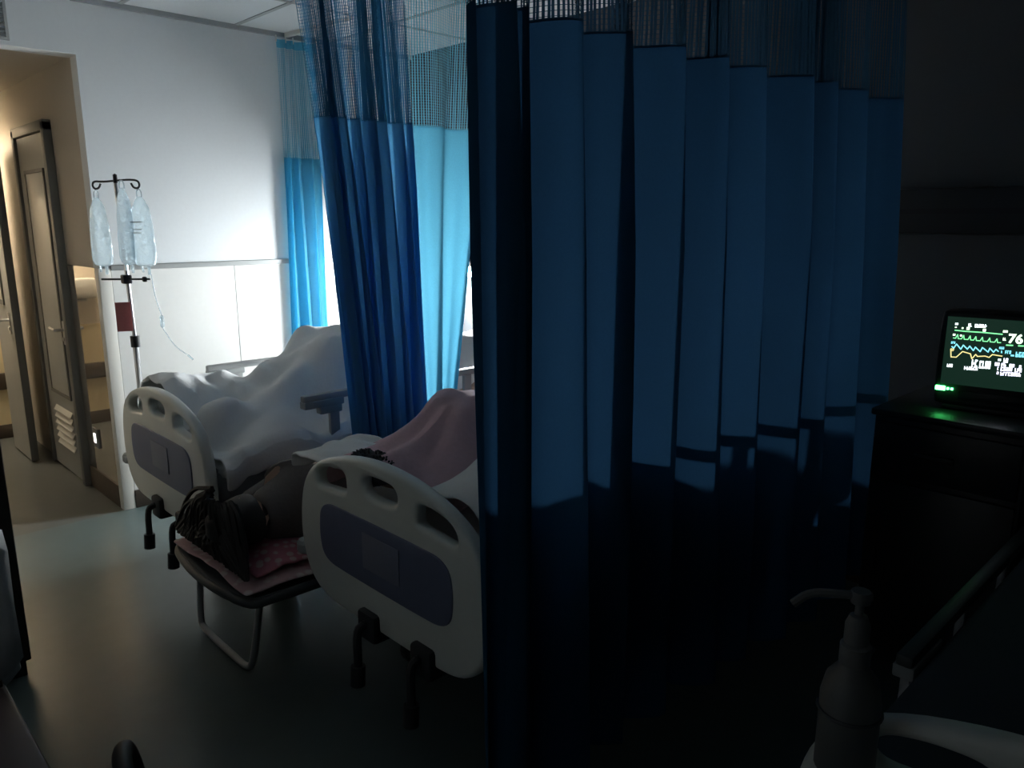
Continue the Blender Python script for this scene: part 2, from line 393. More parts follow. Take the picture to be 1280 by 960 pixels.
def make_bed(label, x, yc, raised=True, top=.87):
    b = thing('hospital_bed', label, 'bed', (x, yc, 0), 0, None)
    def board(nm, xo, face):
        bd = plate(nm, m_abs, [outline(), hole(H1), hole(H2), hole(H3)], .045, .015, b, xo)
        plate('board_insert', m_panel, [hole(PN)], .008, .003, bd, xo+face*.0235)
        return bd
    fb = board('footboard', 0, -1)
    MB().box(-.031, -.0275, -.10, .08, .555, .665, .001).build('name_card', m_card, fb)
    board('headboard', BL, 1)
    for xo in (0, BL):
        for s in (-1, 1): MB().lathe([(.0, -.022), (.026, -.022), (.034, -.012), (.034, .012), (.026, .022), (0, .022)], (xo+.005, s*(BW/2+.012), .49), 16).build('bumper', m_trim, b)
    f = MB()
    for s in (-1, 1): f.box(.03, BL-.03, s*.40-.025, s*.40+.025, .40, .46, .006)
    for xx in (.06, .75, 1.3, 1.98): f.box(xx-.025, xx+.025, -.375, .375, .40, .45, .004)
    f.box(.02, BL-.02, -.43, .43, .46, .485, .004)
    for s in (-1, 1): f.box(.25, BL-.25, s*.28-.025, s*.28+.025, .17, .22, .004)
    for xx in (.30, 1.76):
        f.box(xx-.03, xx+.03, -.33, .33, .17, .22, .005)
        for s in (-1, 1):
            f.box(xx-.022, xx+.022, s*.30-.022, s*.30+.022, .22, .40, .004)
    f.build('bed_frame', m_frame, b)
    for xx in (.30, 1.76):
        for s in (-1, 1):
            c = MB().lathe([(.0, -.02), (.05, -.02), (.06, -.012), (.06, .012), (.05, .02), (0, .02)], (xx+.02, s*.31, .06), 18, M=Matrix.Rotation(PI/2, 3, 'X')).build('caster', m_dark, b)
            MB().box(xx-.02, xx+.05, s*.31-.032, s*.31-.024, .05, .17).box(xx-.02, xx+.05, s*.31+.024, s*.31+.032, .05, .17).box(xx-.025, xx+.055, s*.31-.034, s*.31+.034, .11, .17, .006).build('caster_fork', m_frame, c)
    m = MB().box(.04, BL-.04, -.43, .43, .487, .645, .035, 3).build('mattress', m_matt if raised else m_matt_shade, b)
    if raised: MB().box(.045, BL-.05, -.436, .436, .585, .651, .03, 3).build('bottom_sheet', m_white, m)
    for s in (-.20, .06):
        c = MB().box(-.045, .03, s-.045, s+.045, .33, .42, .012).tube([(.3, s, .385), (-.05, s, .385)], .013).build('crank', m_dark, b)
        MB().tube(smooth_path([(-.05, s, .385), (-.075, s, .375), (-.08, s-.01, .26)]), .013).tube([(-.08, s-.01, .27), (-.085, s-.012, .21)], .022, 10).build('crank_grip', m_dark, c)
    for s in (-1, 1):
        y = s*(BW/2-.005)
        up = raised and not (top > .9 and s > 0); zt = top if up else .66; dx = 0 if raised else .1
        r = MB().box(.38+dx, 1.70+dx, y-.018, y+.018, zt-.03, zt, .008).box(.42, 1.66, y-.012, y+.012, .43, .47, .004).build('side_rail', m_rail if raised else m_frame, b)  # lowered rails take the dark frame colour in place of shade
        MB().box(.38+dx, .56+dx, y-.022, y+.022, zt-.055, zt-.025, .005).box(.45+dx, .55+dx, y-.02, y+.02, zt-.085, zt-.05, .005).build('rail_bracket', m_trim, r)
        for xx in (.52, .88, 1.24, 1.60):
            MB().box(xx-.022, xx+.022, y-.010, y+.010, .44, zt-.03, .004).build('rail_post', m_rail, r)
    return b
X1, Y1 = 1.08, 3.165
X2, Y2 = 1.17, 1.730
X3, Y3 = 1.12, .02
make_bed('white plastic hospital bed by the pale wall, patient under white quilt', X1, Y1)
make_bed('white plastic hospital bed under the pink blanket, in front of blue curtains', X2, Y2, True, .965)
make_bed('shaded empty hospital bed in the near right corner, sanitizer on its footboard', X3, Y3, False)

# ================================================================ PEOPLE
def skin_body(name, nodes, edges, root, mat, parent=None, extra=None, sub=2):
    me = bpy.data.meshes.new(name); keys = list(nodes); idx = {k: i for i, k in enumerate(keys)}
    me.from_pydata([nodes[k][0] for k in keys], [(idx[a], idx[b]) for a, b in edges], []); me.update()
    t = bpy.data.objects.new('t', me); COL.objects.link(t)
    md = t.modifiers.new('Skin', 'SKIN'); md.use_smooth_shade = True
    for k in keys:
        sv = me.skin_vertices[0].data[idx[k]]; r = nodes[k][1]; sv.radius = (r, r) if not isinstance(r, tuple) else r; sv.use_root = (k == root)
    sb = t.modifiers.new('Sub', 'SUBSURF'); sb.levels = sub; sb.render_levels = sub
    dg = bpy.context.evaluated_depsgraph_get(); dg.update()
    m2 = bpy.data.meshes.new_from_object(t.evaluated_get(dg)); bpy.data.objects.remove(t)
    if extra:
        bm = bmesh.new(); bm.from_mesh(m2)
        tmp = bpy.data.meshes.new('x'); tmp.from_pydata(extra.v, [], extra.f); bm.from_mesh(tmp); bm.to_mesh(m2); bm.free()
    m2.materials.clear()
    return fin(m2, name, mat, parent)
def head_mesh(c, Mx):
    """head with brow, nose, mouth, chin, ears; local +z crown, +y face, about 0.22 tall"""
    h = MB()
    def f(p, d):
        x, y, z = p
        if z < -.02:
            k = min(1, (-z-.02)/.09); x *= 1-.30*k; y = y*(1-.10*k)+(.012*k if y > 0 else .02*k)
        y += .020*math.exp(-((x/.013)**2+((z+.018)/.026)**2))*(d.y > 0)        # nose
        y += .006*math.exp(-((x/.045)**2+((z-.022)/.012)**2))*(d.y > 0)        # brow
        y -= .010*math.exp(-(((abs(x)-.030)/.014)**2+((z-.004)/.010)**2))*(d.y > 0)   # eye sockets
        y += .006*math.exp(-((x/.024)**2+((z+.058)/.007)**2))*(d.y > 0)        # lips
        y += .005*math.exp(-((x/.024)**2+((z+.072)/.007)**2))*(d.y > 0)
        return Vector((x, y, z))
    h.ell(c, (.076, .094, .112), Mx, 36, 30, f)
    for s in (-1, 1):
        h.ell(Vector(c)+Mx @ Vector((s*.077, -.008, -.004)), (.009, .018, .031), Mx, 10, 8)
        h.ell(Vector(c)+Mx @ Vector((s*.030, .082, .004)), (.012, .008, .006), Mx, 10, 8)
    return h
def hair_cap(c, Mx):
    h = MB()
    def f(p, d):
        k = 1.10+.03*math.sin(9*d.x+5*d.z)
        if d.y > .25: k *= 1-.22*min(1, (d.y-.25)/.3)*(1 if d.z < .55 else .25)
        if d.z < -.35: k *= .80
        return p*k
    h.ell(c, (.078, .097, .112), Mx, 28, 20, f)
    return h
def hand_nodes(N, Ed, wr, d, up, side, tag_):
    """palm + five curled fingers; d pointing direction, up = palm normal, side = thumb side"""
    d, up, side = Vector(d).normalized(), Vector(up).normalized(), Vector(side).normalized()
    W = Vector(wr); N[tag_+'p'] = (W+d*.05, .026)
    for i, (o, L) in enumerate(((.030, .062), (.011, .070), (-.009, .066), (-.027, .052))):
        b = W+d*.085+side*o; N[f'{tag_}f{i}a'] = (b, .010); N[f'{tag_}f{i}b'] = (b+d*L*.5-up*.010, .009); N[f'{tag_}f{i}c'] = (b+d*L*.75-up*.032, .0075)
        Ed += [(tag_+'p', f'{tag_}f{i}a'), (f'{tag_}f{i}a', f'{tag_}f{i}b'), (f'{tag_}f{i}b', f'{tag_}f{i}c')]
    b = W+d*.03+side*.035; N[tag_+'ta'] = (b, .012); N[tag_+'tb'] = (b+d*.03+side*.02-up*.008, .010); N[tag_+'tc'] = (b+d*.055+side*.022-up*.018, .008)
    Ed += [(tag_+'p', tag_+'ta'), (tag_+'ta', tag_+'tb'), (tag_+'tb', tag_+'tc')]
def patient(name, label, xf, yc, kneeL, kneeR, ankL, ankR, zb=.645):
    """supine, head toward +x, knees as given (x, y, z)"""
    N = {}; Ed = []
    px = kneeL[0]+.44
    N['pel'] = (Vector((px, yc, zb+.11)), (.14, .10)); N['bel'] = (Vector((px+.17, yc, zb+.11)), (.13, .10)); N['che'] = (Vector((px+.36, yc, zb+.13)), (.15, .11))
    N['nek'] = (Vector((px+.53, yc, zb+.15)), .055); N['hd'] = (Vector((px+.63, yc, zb+.19)), .06)
    Ed += [('pel', 'bel'), ('bel', 'che'), ('che', 'nek'), ('nek', 'hd')]
    for s, k, a, t in ((1, kneeL, ankL, 'L'), (-1, kneeR, ankR, 'R')):
        N[t+'hip'] = (Vector((px-.05, yc+s*.095, zb+.10)), .085); N[t+'kn'] = (Vector(k), .057); N[t+'an'] = (Vector(a), .038)
        N[t+'toe'] = (Vector(a)+Vector((-.14, 0, .06)), .028)
        N[t+'sh'] = (Vector((px+.45, yc+s*.17, zb+.12)), .06); N[t+'el'] = (Vector((px+.20, yc+s*.26, zb+.06)), .042); N[t+'wr'] = (Vector((px-.02, yc+s*.27, zb+.055)), .028)
        Ed += [('pel', t+'hip'), (t+'hip', t+'kn'), (t+'kn', t+'an'), (t+'an', t+'toe'), ('che', t+'sh'), (t+'sh', t+'el'), (t+'el', t+'wr'), (t+'wr', t+'p')]
        hand_nodes(N, Ed, N[t+'wr'][0], (-1, 0, 0), (0, 0, 1), (0, -s, 0), t)
    o = Vector((px, yc, zb)); N = {k: (v[0]-o, v[1]) for k, v in N.items()}
    Mh = Matrix(((0, 0, 1), (1, 0, 0), (0, 1, 0)))    # crown -> +x, face -> +z
    Mh = Matrix.Rotation(R(-15), 3, 'Y') @ Mh
    hc = N['hd'][0]+Vector((.08, 0, .03))
    b = skin_body(name, N, Ed, 'pel', m_skin, None, head_mesh(hc, Mh), 1)
    b.location = o; tag(b, label, 'person')
    hair_cap(hc, Mh).build('hair', m_hair, b)
    return o
K1L, K1R = (1.84, 3.16, .95), (1.86, 3.04, .94)
o1 = patient('person', 'patient lying with raised knees under the white quilt by the wall', X1, 3.10, K1L, K1R, (1.40, 3.22, .72), (1.44, 2.98, .71))
K2L, K2R = (1.545, 1.88, .915), (1.55, 1.77, .91)
o2 = patient('person', 'patient lying with raised knees under the pink blanket', X2, 1.80, K2L, K2R, (1.42, 1.95, .71), (1.42, 1.76, .70))

# ---------------------------------------------------------------- draped bedding (membrane over obstacles)
def drape(name, mat, label, cat, x0, x1, y0, y1, zb, caps, lumps=(), it=60, hang=(.0, .0), res=.022, wr=.012, seed=0, folds=None, thick=.014, hx=0, fine=.004):
    nx = int((x1-x0)/res)+1; ny = int((y1-y0)/res)+1
    xs = np.linspace(x0, x1, nx); ys = np.linspace(y0, y1, ny); XX, YY = np.meshgrid(xs, ys, indexing='ij')
    B = np.full((nx, ny), float(zb))
    for (a, b, ra, rb) in caps:
        a = np.array(a); b = np.array(b); d = b-a
        for tt in np.linspace(0, 1, 40):
            c = a+d*tt; r = ra+(rb-ra)*tt
            q = r*r-(XX-c[0])**2-(YY-c[1])**2
            B = np.maximum(B, np.where(q > 0, c[2]+np.sqrt(np.maximum(q, 0)), 0))
    for (cx, cy, sx, sy, hgt, ang) in lumps:
        ca, sa = math.cos(ang), math.sin(ang); u = (XX-cx)*ca+(YY-cy)*sa; v = -(XX-cx)*sa+(YY-cy)*ca
        B = np.maximum(B, zb+hgt*np.exp(-(np.abs(u/sx)**2.6+np.abs(v/sy)**2.6)))
    Hh = B.copy()
    for _ in range(it):
        P = np.pad(Hh, 1, mode='edge')
        Hh = np.maximum(B, (P[:-2, 1:-1]+P[2:, 1:-1]+P[1:-1, :-2]+P[1:-1, 2:])/4)
    P = np.pad(Hh, 2, mode='edge'); Hh = sum(P[2+i:nx+2+i, 2+j:ny+2+j] for i in (-1, 0, 1) for j in (-1, 0, 1))/9
    for i in range(nx):
        for j in range(ny):
            n = noise.fractal(Vector((xs[i]*5+seed, ys[j]*5, Hh[i, j]*4)), 1, 2, 4)
            rdg = 1-abs(noise.noise(Vector((xs[i]*7+seed*3, ys[j]*4.5+xs[i]*2, Hh[i, j]*6))))*2
            Hh[i, j] += wr*n*.7+wr*.9*max(0, rdg)**3
            if folds:
                for (fx, fy, n_f, amp, ph) in folds:
                    dx, dy = xs[i]-fx, ys[j]-fy; rr = math.hypot(dx, dy); an = math.atan2(dy, dx)
                    Hh[i, j] += amp*math.sin(n_f*an+ph+1.3*math.sin(2*an))*min(1, rr/.16)*math.exp(-(rr/.42)**2)*(1 if rr > .02 else 0)
    rows = []
    def hanging(j, d, s):
        out = []
        for k in range(1, 7):
            t = k/6; out.append([(xs[i], ys[j]+s*(.035*min(1, t*3)+.012*math.sin(xs[i]*17+seed)*t), Hh[i, j]-d*(t**1.25)*(1+.22*math.sin(xs[i]*6+seed)+.1*math.sin(xs[i]*15))) for i in range(nx)])
        return out
    if hang[0]: rows += hanging(0, hang[0], -1)[::-1]
    rows += [[(xs[i], ys[j], Hh[i, j]) for i in range(nx)] for j in range(ny)]
    if hang[1]: rows += hanging(ny-1, hang[1], 1)
    vs = [p for r in rows for p in r]; fs = []
    for a in range(len(rows)-1):
        for i in range(nx-1): fs.append((a*nx+i, a*nx+i+1, (a+1)*nx+i+1, (a+1)*nx+i))
    mb = MB(); mb.add(vs, fs); o = mb.build(name, mat, origin=True)
    s = o.modifiers.new('Solid', 'SOLIDIFY'); s.thickness = thick; s.offset = 1
    sb = o.modifiers.new('Sub', 'SUBSURF'); sb.levels = 1; sb.render_levels = 1
    return tag(o, label, cat)
def legcaps(kL, kR, aL, aR, o, pad=.02):
    c = []
    for s, k, a in ((1, kL, aL), (-1, kR, aR)):
        h = (o[0]-.05, o[1]+s*.095, o[2]+.10)
        c += [(h, k, .095+pad, .062+pad), (k, a, .062+pad, .045+pad), (a, (a[0]-.16, a[1], a[2]+.06), .045+pad, .04+pad)]
    c += [((o[0], o[1], o[2]+.11), (o[0]+.40, o[1], o[2]+.13), .13+pad, .15+pad)]
    return c
drape('white_quilt', m_white, 'white quilt humped over raised knees on the bed by the wall', 'quilt', X1+.04, 2.72, Y1-.44, Y1+.44, .655,
      legcaps(K1L, K1R, (1.36, 3.22, .72), (1.40, 2.98, .71), o1, .035)+[((1.82, 3.00, .90), (1.84, 3.20, .90), .16, .16), ((1.88, 3.10, .91), (2.10, 3.10, .88), .16, .16), ((1.18, 3.44, .74), (1.42, 3.34, .75), .12, .12), ((1.18, 3.44, .77), (1.18, 3.26, .78), .10, .09)],
      [(1.42, 2.84, .18, .08, .12, .5), (1.74, 2.82, .18, .06, .15, -.3), (1.55, 2.95, .12, .05, .08, .9), (1.28, 3.10, .14, .08, .05, 1.2)], 14, (.13, .13), wr=.028, seed=3, folds=[(1.72, 3.09, 5, .012, .4)])
drape('pink_blanket', m_pink, 'dusty pink fleece blanket tented over raised knees', 'blanket', X2+.055, 2.62, Y2-.20, Y2+.44, .66,
      legcaps(K2L, K2R, (1.42, 1.95, .71), (1.42, 1.76, .70), o2, .03), [(1.25, 2.05, .1, .1, .07, 0)], 140, (0, .10), wr=.010, seed=9, folds=[(1.56, 1.83, 8, .019, .9)])
drape('white_quilt', m_white, 'white quilt bunched beside the pink blanket against the shaded curtain', 'quilt', X2+.06, 2.30, Y2-.44, Y2-.10, .66,
      [((1.32, 1.45, .76), (1.50, 1.40, .84), .10, .11), ((1.50, 1.40, .84), (1.9, 1.42, .78), .11, .10), ((1.28, 1.56, .73), (1.55, 1.52, .84), .08, .10)],
      [(1.6, 1.42, .3, .12, .15, 0)], 8, (.10, 0), wr=.020, seed=14)
# pale sheet corner flopping over bed 2's far foot corner, dark fuzzy clump in front of the blanket
drape('folded_sheet', m_white, 'pale sheet folded over the far foot corner of the pink blanket bed', 'sheet', X2+.03, X2+.33, Y2+.31, Y2+.56, .765, [], [(X2+.16, Y2+.42, .12, .12, .03, .3)], 4, (.0, .05), res=.015, wr=.02, seed=21, thick=.012)
mb = MB()
mb.ell((1.235, 1.87, .825), (.05, .12, .045), None, 24, 16, lambda p, d: p*(1+.18*noise.noise(d*4)+.10*noise.noise(d*11)))
rg = random.Random(5)
for i in range(160):
    th = rg.uniform(0, 2*PI); u = rg.uniform(-1, 1); s = math.sqrt(1-u*u); d = Vector((s*math.cos(th), s*math.sin(th), abs(u)))
    p = Vector((1.235+d.x*.048, 1.87+d.y*.115, .825+d.z*.043)); mb.tube([p, p+d*.006+Vector((0, .002, .002)), p+d*.010+Vector((0, .005, -.001))], [.004, .003, .001], 5)
tag(mb.build('fuzzy_scarf', grain(M('dark_fleece', (.055, .058, .065), 1), 120, .4, .5), origin=True), 'dark grey fuzzy scarf at the foot of the pink blanket bed', 'scarf')
# pillows and patients' heads rest on
for (nm, yc, lab) in (('pillow', 3.10, 'white pillow at the head of the bed by the wall'), ('pillow', 1.80, 'white pillow at the head of the pink blanket bed')):
    o = MB().ell((0, 0, .055), (.17, .27, .055), None, 28, 14, lambda p, d: Vector((p.x*(1-.18*d.y**4), p.y*(1-.18*d.x**4), p.z))).build(nm, m_white, loc=(2.86 if yc > 3 else 2.83, yc, .645)); tag(o, lab, 'pillow')

# ================================================================ FOLDING COT with a sleeper, between the beds
XC0, XC1, YC0, YC1, ZT = .94, 2.70, 2.15, 2.79, .385
cot = thing('folding_cot', 'dark folding cot with steel tube legs between the two beds', 'cot', (1.8, 2.47, 0))
def rel(p): return (p[0]-1.8, p[1]-2.47, p[2])
rim = smooth_loop([(XC0, YC0+.04), (XC0-.03, 2.47), (XC0, YC1-.04), (XC0+.05, YC1), (XC1-.05, YC1), (XC1, YC1-.05), (XC1, YC0+.05), (XC1-.05, YC0), (XC0+.05, YC0)], 2)
MB().tube([rel((a, b, ZT-.02)) for a, b in rim], .016, 10, closed=True).build('cot_frame', m_frame, cot)
bmn = MB(); n = len(rim)
bmn.add([rel((a, b, ZT-.008)) for a, b in rim]+[rel((1.8+(a-1.8)*.96, 2.47+(b-2.47)*.90, ZT-.03)) for a, b in rim]+[rel((1.8+(a-1.8)*.6, 2.47+(b-2.47)*.5, ZT-.035)) for a, b in rim]+[rel((1.8, 2.47, ZT-.035))],
        [(i, (i+1) % n, n+(i+1) % n, n+i) for i in range(n)]+[(n+i, n+(i+1) % n, 2*n+(i+1) % n, 2*n+i) for i in range(n)]+[(2*n+i, 2*n+(i+1) % n, 3*n) for i in range(n)])
cv = bmn.build('canvas', M('cot_canvas', (.11, .12, .125), .9), cot); s = cv.modifiers.new('S', 'SOLIDIFY'); s.thickness = .008
for xl in (1.02, 2.0, 2.6):
    MB().tube(smooth_path([rel((xl, YC1-.02, ZT-.02)), rel((xl+.01, YC1-.01, .22)), rel((xl, YC1, .045)), rel((xl, YC1-.03, .014)), rel((xl, 2.5, .014)), rel((xl, 2.40, .014)), rel((xl, 2.34, .05)), rel((xl, 2.24, ZT-.02))], 2), .012, 10).build('leg', m_rail, cot)
pl = drape('cot_pad', m_floral, 'pink rose print pad on the folding cot under the sleeper', 'pad', XC0-.005, 2.6, YC0+.015, YC1-.02, ZT-.002, [], [(1.1, 2.47, .3, .3, .02, 0)], 3, wr=.012, seed=31, res=.03, thick=.012)
drape('rose_pillow', m_rose, 'small deep rose patterned pillow under the sleeper\'s dark hair', 'pillow', 1.0, 1.26, 2.22, 2.60, ZT+.02, [], [(1.13, 2.41, .14, .20, .055, 0)], 2, wr=.012, seed=35, res=.02, thick=.012)
N = {}; Ed = []
zc = ZT+.015
N['pel'] = (Vector((1.85, 2.44, zc+.12)), (.13, .11)); N['bel'] = (Vector((1.66, 2.44, zc+.12)), (.12, .10)); N['che'] = (Vector((1.45, 2.43, zc+.13)), (.14, .11))
N['nek'] = (Vector((1.28, 2.42, zc+.13)), .055); N['hd'] = (Vector((1.20, 2.42, zc+.135)), .06)
Ed += [('pel', 'bel'), ('bel', 'che'), ('che', 'nek'), ('nek', 'hd')]
for s, t in ((1, 'L'), (-1, 'R')):
    dz = .10 if s > 0 else -.02
    N[t+'sh'] = (Vector((1.37, 2.43+.02*s, zc+.14+(.125 if s > 0 else -.06))), .062)
    N[t+'el'] = (Vector((1.47, 2.60, zc+.10+dz*.8)), .045); N[t+'wr'] = (Vector((1.29, 2.625, zc+.08+dz*.35)), .030)
    N[t+'hip'] = (Vector((1.90, 2.44, zc+.12+.06*s)), .09); N[t+'kn'] = (Vector((2.22, 2.56, zc+.10+.045*s)), .06); N[t+'an'] = (Vector((2.52, 2.42, zc+.075+.035*s)), .04); N[t+'toe'] = (Vector((2.59, 2.52, zc+.07+.035*s)), .03)
    Ed += [('che', t+'sh'), (t+'sh', t+'el'), (t+'el', t+'wr'), (t+'wr', t+'p'), ('pel', t+'hip'), (t+'hip', t+'kn'), (t+'kn', t+'an'), (t+'an', t+'toe')]
    hand_nodes(N, Ed, N[t+'wr'][0], (-1, -.15, 0), (0, s*.2, s), (0, -1, .2), t)
for k in list(N): N[k] = (N[k][0]-Vector((.15, 0, 0)), N[k][1])
o = Vector((1.75, 2.44, zc)); N2 = {k: (v[0]-o, v[1]) for k, v in N.items()}
Mh = Matrix(((0, 0, -1), (0, 1, 0), (1, 0, 0)))     # crown -> -x, face -> +y (lying on its side)
hc = Vector((1.05, 2.41, zc+.15))-o
sl_ = skin_body('person', N2, Ed, 'pel', m_skin, None, head_mesh(hc, Mh), 1); sl_.location = o
tag(sl_, 'person with long black hair asleep on the cot, in a dark grey top', 'person')
tn = {k: (N2[k][0], (N2[k][1][0]*1.1, N2[k][1][1]*1.12) if isinstance(N2[k][1], tuple) else N2[k][1]*1.28) for k in ('pel', 'bel', 'che', 'Lsh', 'Rsh', 'Lel', 'Rel')}
for t in 'LR': tn[t+'cf'] = (N2[t+'el'][0].lerp(N2[t+'wr'][0], 1.05), .046)
tn['col'] = (N2['che'][0].lerp(N2['nek'][0], 1.1), .095)
skin_body('grey_top', tn, [('pel', 'bel'), ('bel', 'che'), ('che', 'Lsh'), ('che', 'Rsh'), ('Lsh', 'Lel'), ('Rsh', 'Rel'), ('Lel', 'Lcf'), ('Rel', 'Rcf'), ('che', 'col')], 'che', m_grey, sl_, None, 2)
hr = hair_cap(hc, Mh); rg = random.Random(8)
for i in range(260):          # long strands falling over the pillow toward the cot's end and sides
    a = rg.uniform(-1.5, 1.5); z0 = rg.uniform(-.06, .11); p = hc+Vector((-.05-.05*math.cos(a), .09*math.sin(a), z0))
    L = rg.uniform(.14, .30); q = Vector((-math.cos(a)*.55-.12, math.sin(a)*.95, 0))
    e = p+q*L; e.z = ZT+.045+rg.uniform(0, .03)-o.z
    if e.y+o.y < 2.20: e.y = 2.20-o.y+rg.uniform(0, .03)
    e.x = max(e.x, .96-o.x)
    mid = p.lerp(e, .5)+Vector((rg.uniform(-.02, .02), rg.uniform(-.02, .02), max(0, z0)*.45+.02))
    hr.tube(smooth_path([p, mid, e], 2), [.010]*3+[.009]*3+[.005, .003] if False else .008, 5)
hr.build('hair', m_hair, sl_)
drape('dark_blanket', m_darkq, 'dark blanket over the legs of the sleeper on the cot', 'blanket', 1.60, 2.66, YC0+.06, YC1-.12, ZT+.01,
      [((1.62, 2.44, zc+.12), (1.95, 2.44, zc+.14), .15, .15), ((1.85, 2.44, zc+.14), (2.14, 2.55, zc+.12), .15, .10), ((2.14, 2.55, zc+.12), (2.46, 2.45, zc+.09), .10, .08)], (), 20, wr=.012, seed=41)

# ================================================================ IV POLE and bags
px, py = 1.165, 3.665
iv = thing('iv_pole', 'chrome drip pole with hooks at the foot of the bed by the wall', 'pole', (px, py, 0))
MB().tube([(0, 0, .40), (0, 0, 1.02)], .0125, 12).tube([(0, 0, 1.0), (-.012, .005, 1.72)], .0085, 12).build('pole', m_steel, iv)
MB().box(-.025, .025, -.115, .02, .41, .45, .005).box(-.018, .018, -.018, .018, .39, .56, .004).build('pole_bracket', m_steel, iv)
MB().lathe([(0, 0), (.02, 0), (.02, .05), (0, .05)], (0, 0, .99), 12).build('height_collar', m_black, iv)
hk = MB()
for s in (-1, 1):
    a = Vector((-.012, .005, 1.72)); d = Vector((.05*s, -.085*s, 0)).normalized()
    hk.tube(smooth_path([a, a+d*.07+Vector((0, 0, .004*s)), a+d*.115, a+d*.125-Vector((0, 0, .02)), a+d*.112-Vector((0, 0, .035)), a+d*.09-Vector((0, 0, .03)), a+d*.08-Vector((0, 0, .012))], 2), .0045, 8)
hk.lathe([(0, 0), (.009, 0), (.009, .035), (0, .04)], (-.012, .005, 1.71), 10)
hk.build('hook', m_black, iv)
MB().tube([(-.006-.07, .12, 1.292), (-.006+.065, -.10, 1.298)], .0045).box(-.025, .012, -.01, .035, 1.275, 1.315, .006).box(.035, .05, -.085, -.06, 1.285, 1.308, .004).build('clamp_bar', m_black, iv)
tgm = MB().box(-.062, .0, -.0015, .0015, 1.065, 1.195, .001).build('red_tag', m_red, iv); tgm.rotation_euler = (0, 0, R(-19)); tgm.location = (-.008, -.012, 0); tgm['label'] = 'dull red paper tag'
def bag(name, label, loc, h, wd, th, mat, rz, cat='bag', grp=None):
    t = thing(name, label, cat, loc, rz, grp)
    prof = [(.10, 0), (.35, .004), (.80, .03), (1.0, .10), (1.0, .35), (.93, .62), (.75, .84), (.42, .95), (.18, 1.0)]
    vs = []; fs = []; n = 20
    for (q, v) in prof:
        for k in range(n):
            a = 2*PI*k/n; c_, s_ = math.cos(a), math.sin(a)
            vs.append((math.copysign(abs(c_)**.8, c_)*wd/2*q, s_*th/2*(q**.6)*(1-.45*v)*(1+.10*math.sin(7*v+k)), -h+h*v))
    for i in range(len(prof)-1):
        for k in range(n): fs.append((i*n+k, i*n+(k+1) % n, (i+1)*n+(k+1) % n, (i+1)*n+k))
    fs.append(tuple(range(n))[::-1]); fs.append(tuple(range((len(prof)-1)*n, len(prof)*n)))
    MB().add(vs, fs).build('bag_body', mat, t)
    MB().tube(smooth_path([(-.012, 0, -.005), (-.012, 0, .022), (0, 0, .034), (.012, 0, .022), (.012, 0, -.005)], 2), .0028, 6).build('hanging_loop', m_clear, t)
    MB().tube([(.015, 0, -h+.004), (.015, 0, -h-.035)], .006, 8).tube([(-.018, 0, -h+.004), (-.018, 0, -h-.025)], .005, 8).build('bag_port', m_clear, t)
    return t
A_ = math.atan2(-.085, .05)
b1 = bag('infusion_bag', 'clear crinkled infusion bag on the left hook of the drip pole', (px-.068, py+.100, 1.650), .30, .105, .05, m_clear, A_)
b2 = bag('infusion_bag', 'clear infusion bag with printed marks on the right hook of the drip pole', (px+.048, py-.090, 1.652), .30, .115, .055, m_clear, A_)
MB().box(-.030, .030, -.0365, -.035, -.11, -.105).box(-.018, .026, -.0365, -.035, -.14, -.136).box(-.02, .024, -.0365, -.035, -.155, -.151).build('printed_marks', m_trim, b2)
b3 = bag('infusion_bag', 'milky white infusion bag hanging in the middle of the drip pole', (px-.012+.010, py-.035, 1.690), .33, .085, .05, m_fluid, A_)
# drip line with chamber
dl = thing('drip_line', 'thin clear drip line with chamber running from the bags to the bed', 'tube', (px+.06, py-.11, 1.30))
MB().tube(smooth_path([(0, 0, .02), (.005, -.005, -.08), (.02, -.02, -.16)], 2), .0022, 6).build('line_tube', m_clear, dl)
MB().lathe([(0, 0), (.006, .004), (.009, .012), (.009, .05), (.005, .058), (0, .06)], (.02, -.02, -.22), 12).build('drip_chamber', m_clear, dl)
MB().tube(smooth_path([(.02, -.02, -.22), (.05, -.06, -.30), (.09, -.10, -.34)], 2), .0022, 6).tube([(.09, -.10, -.34), (.105, -.115, -.36)], .005, 8).build('lower_tube', m_clear, dl)

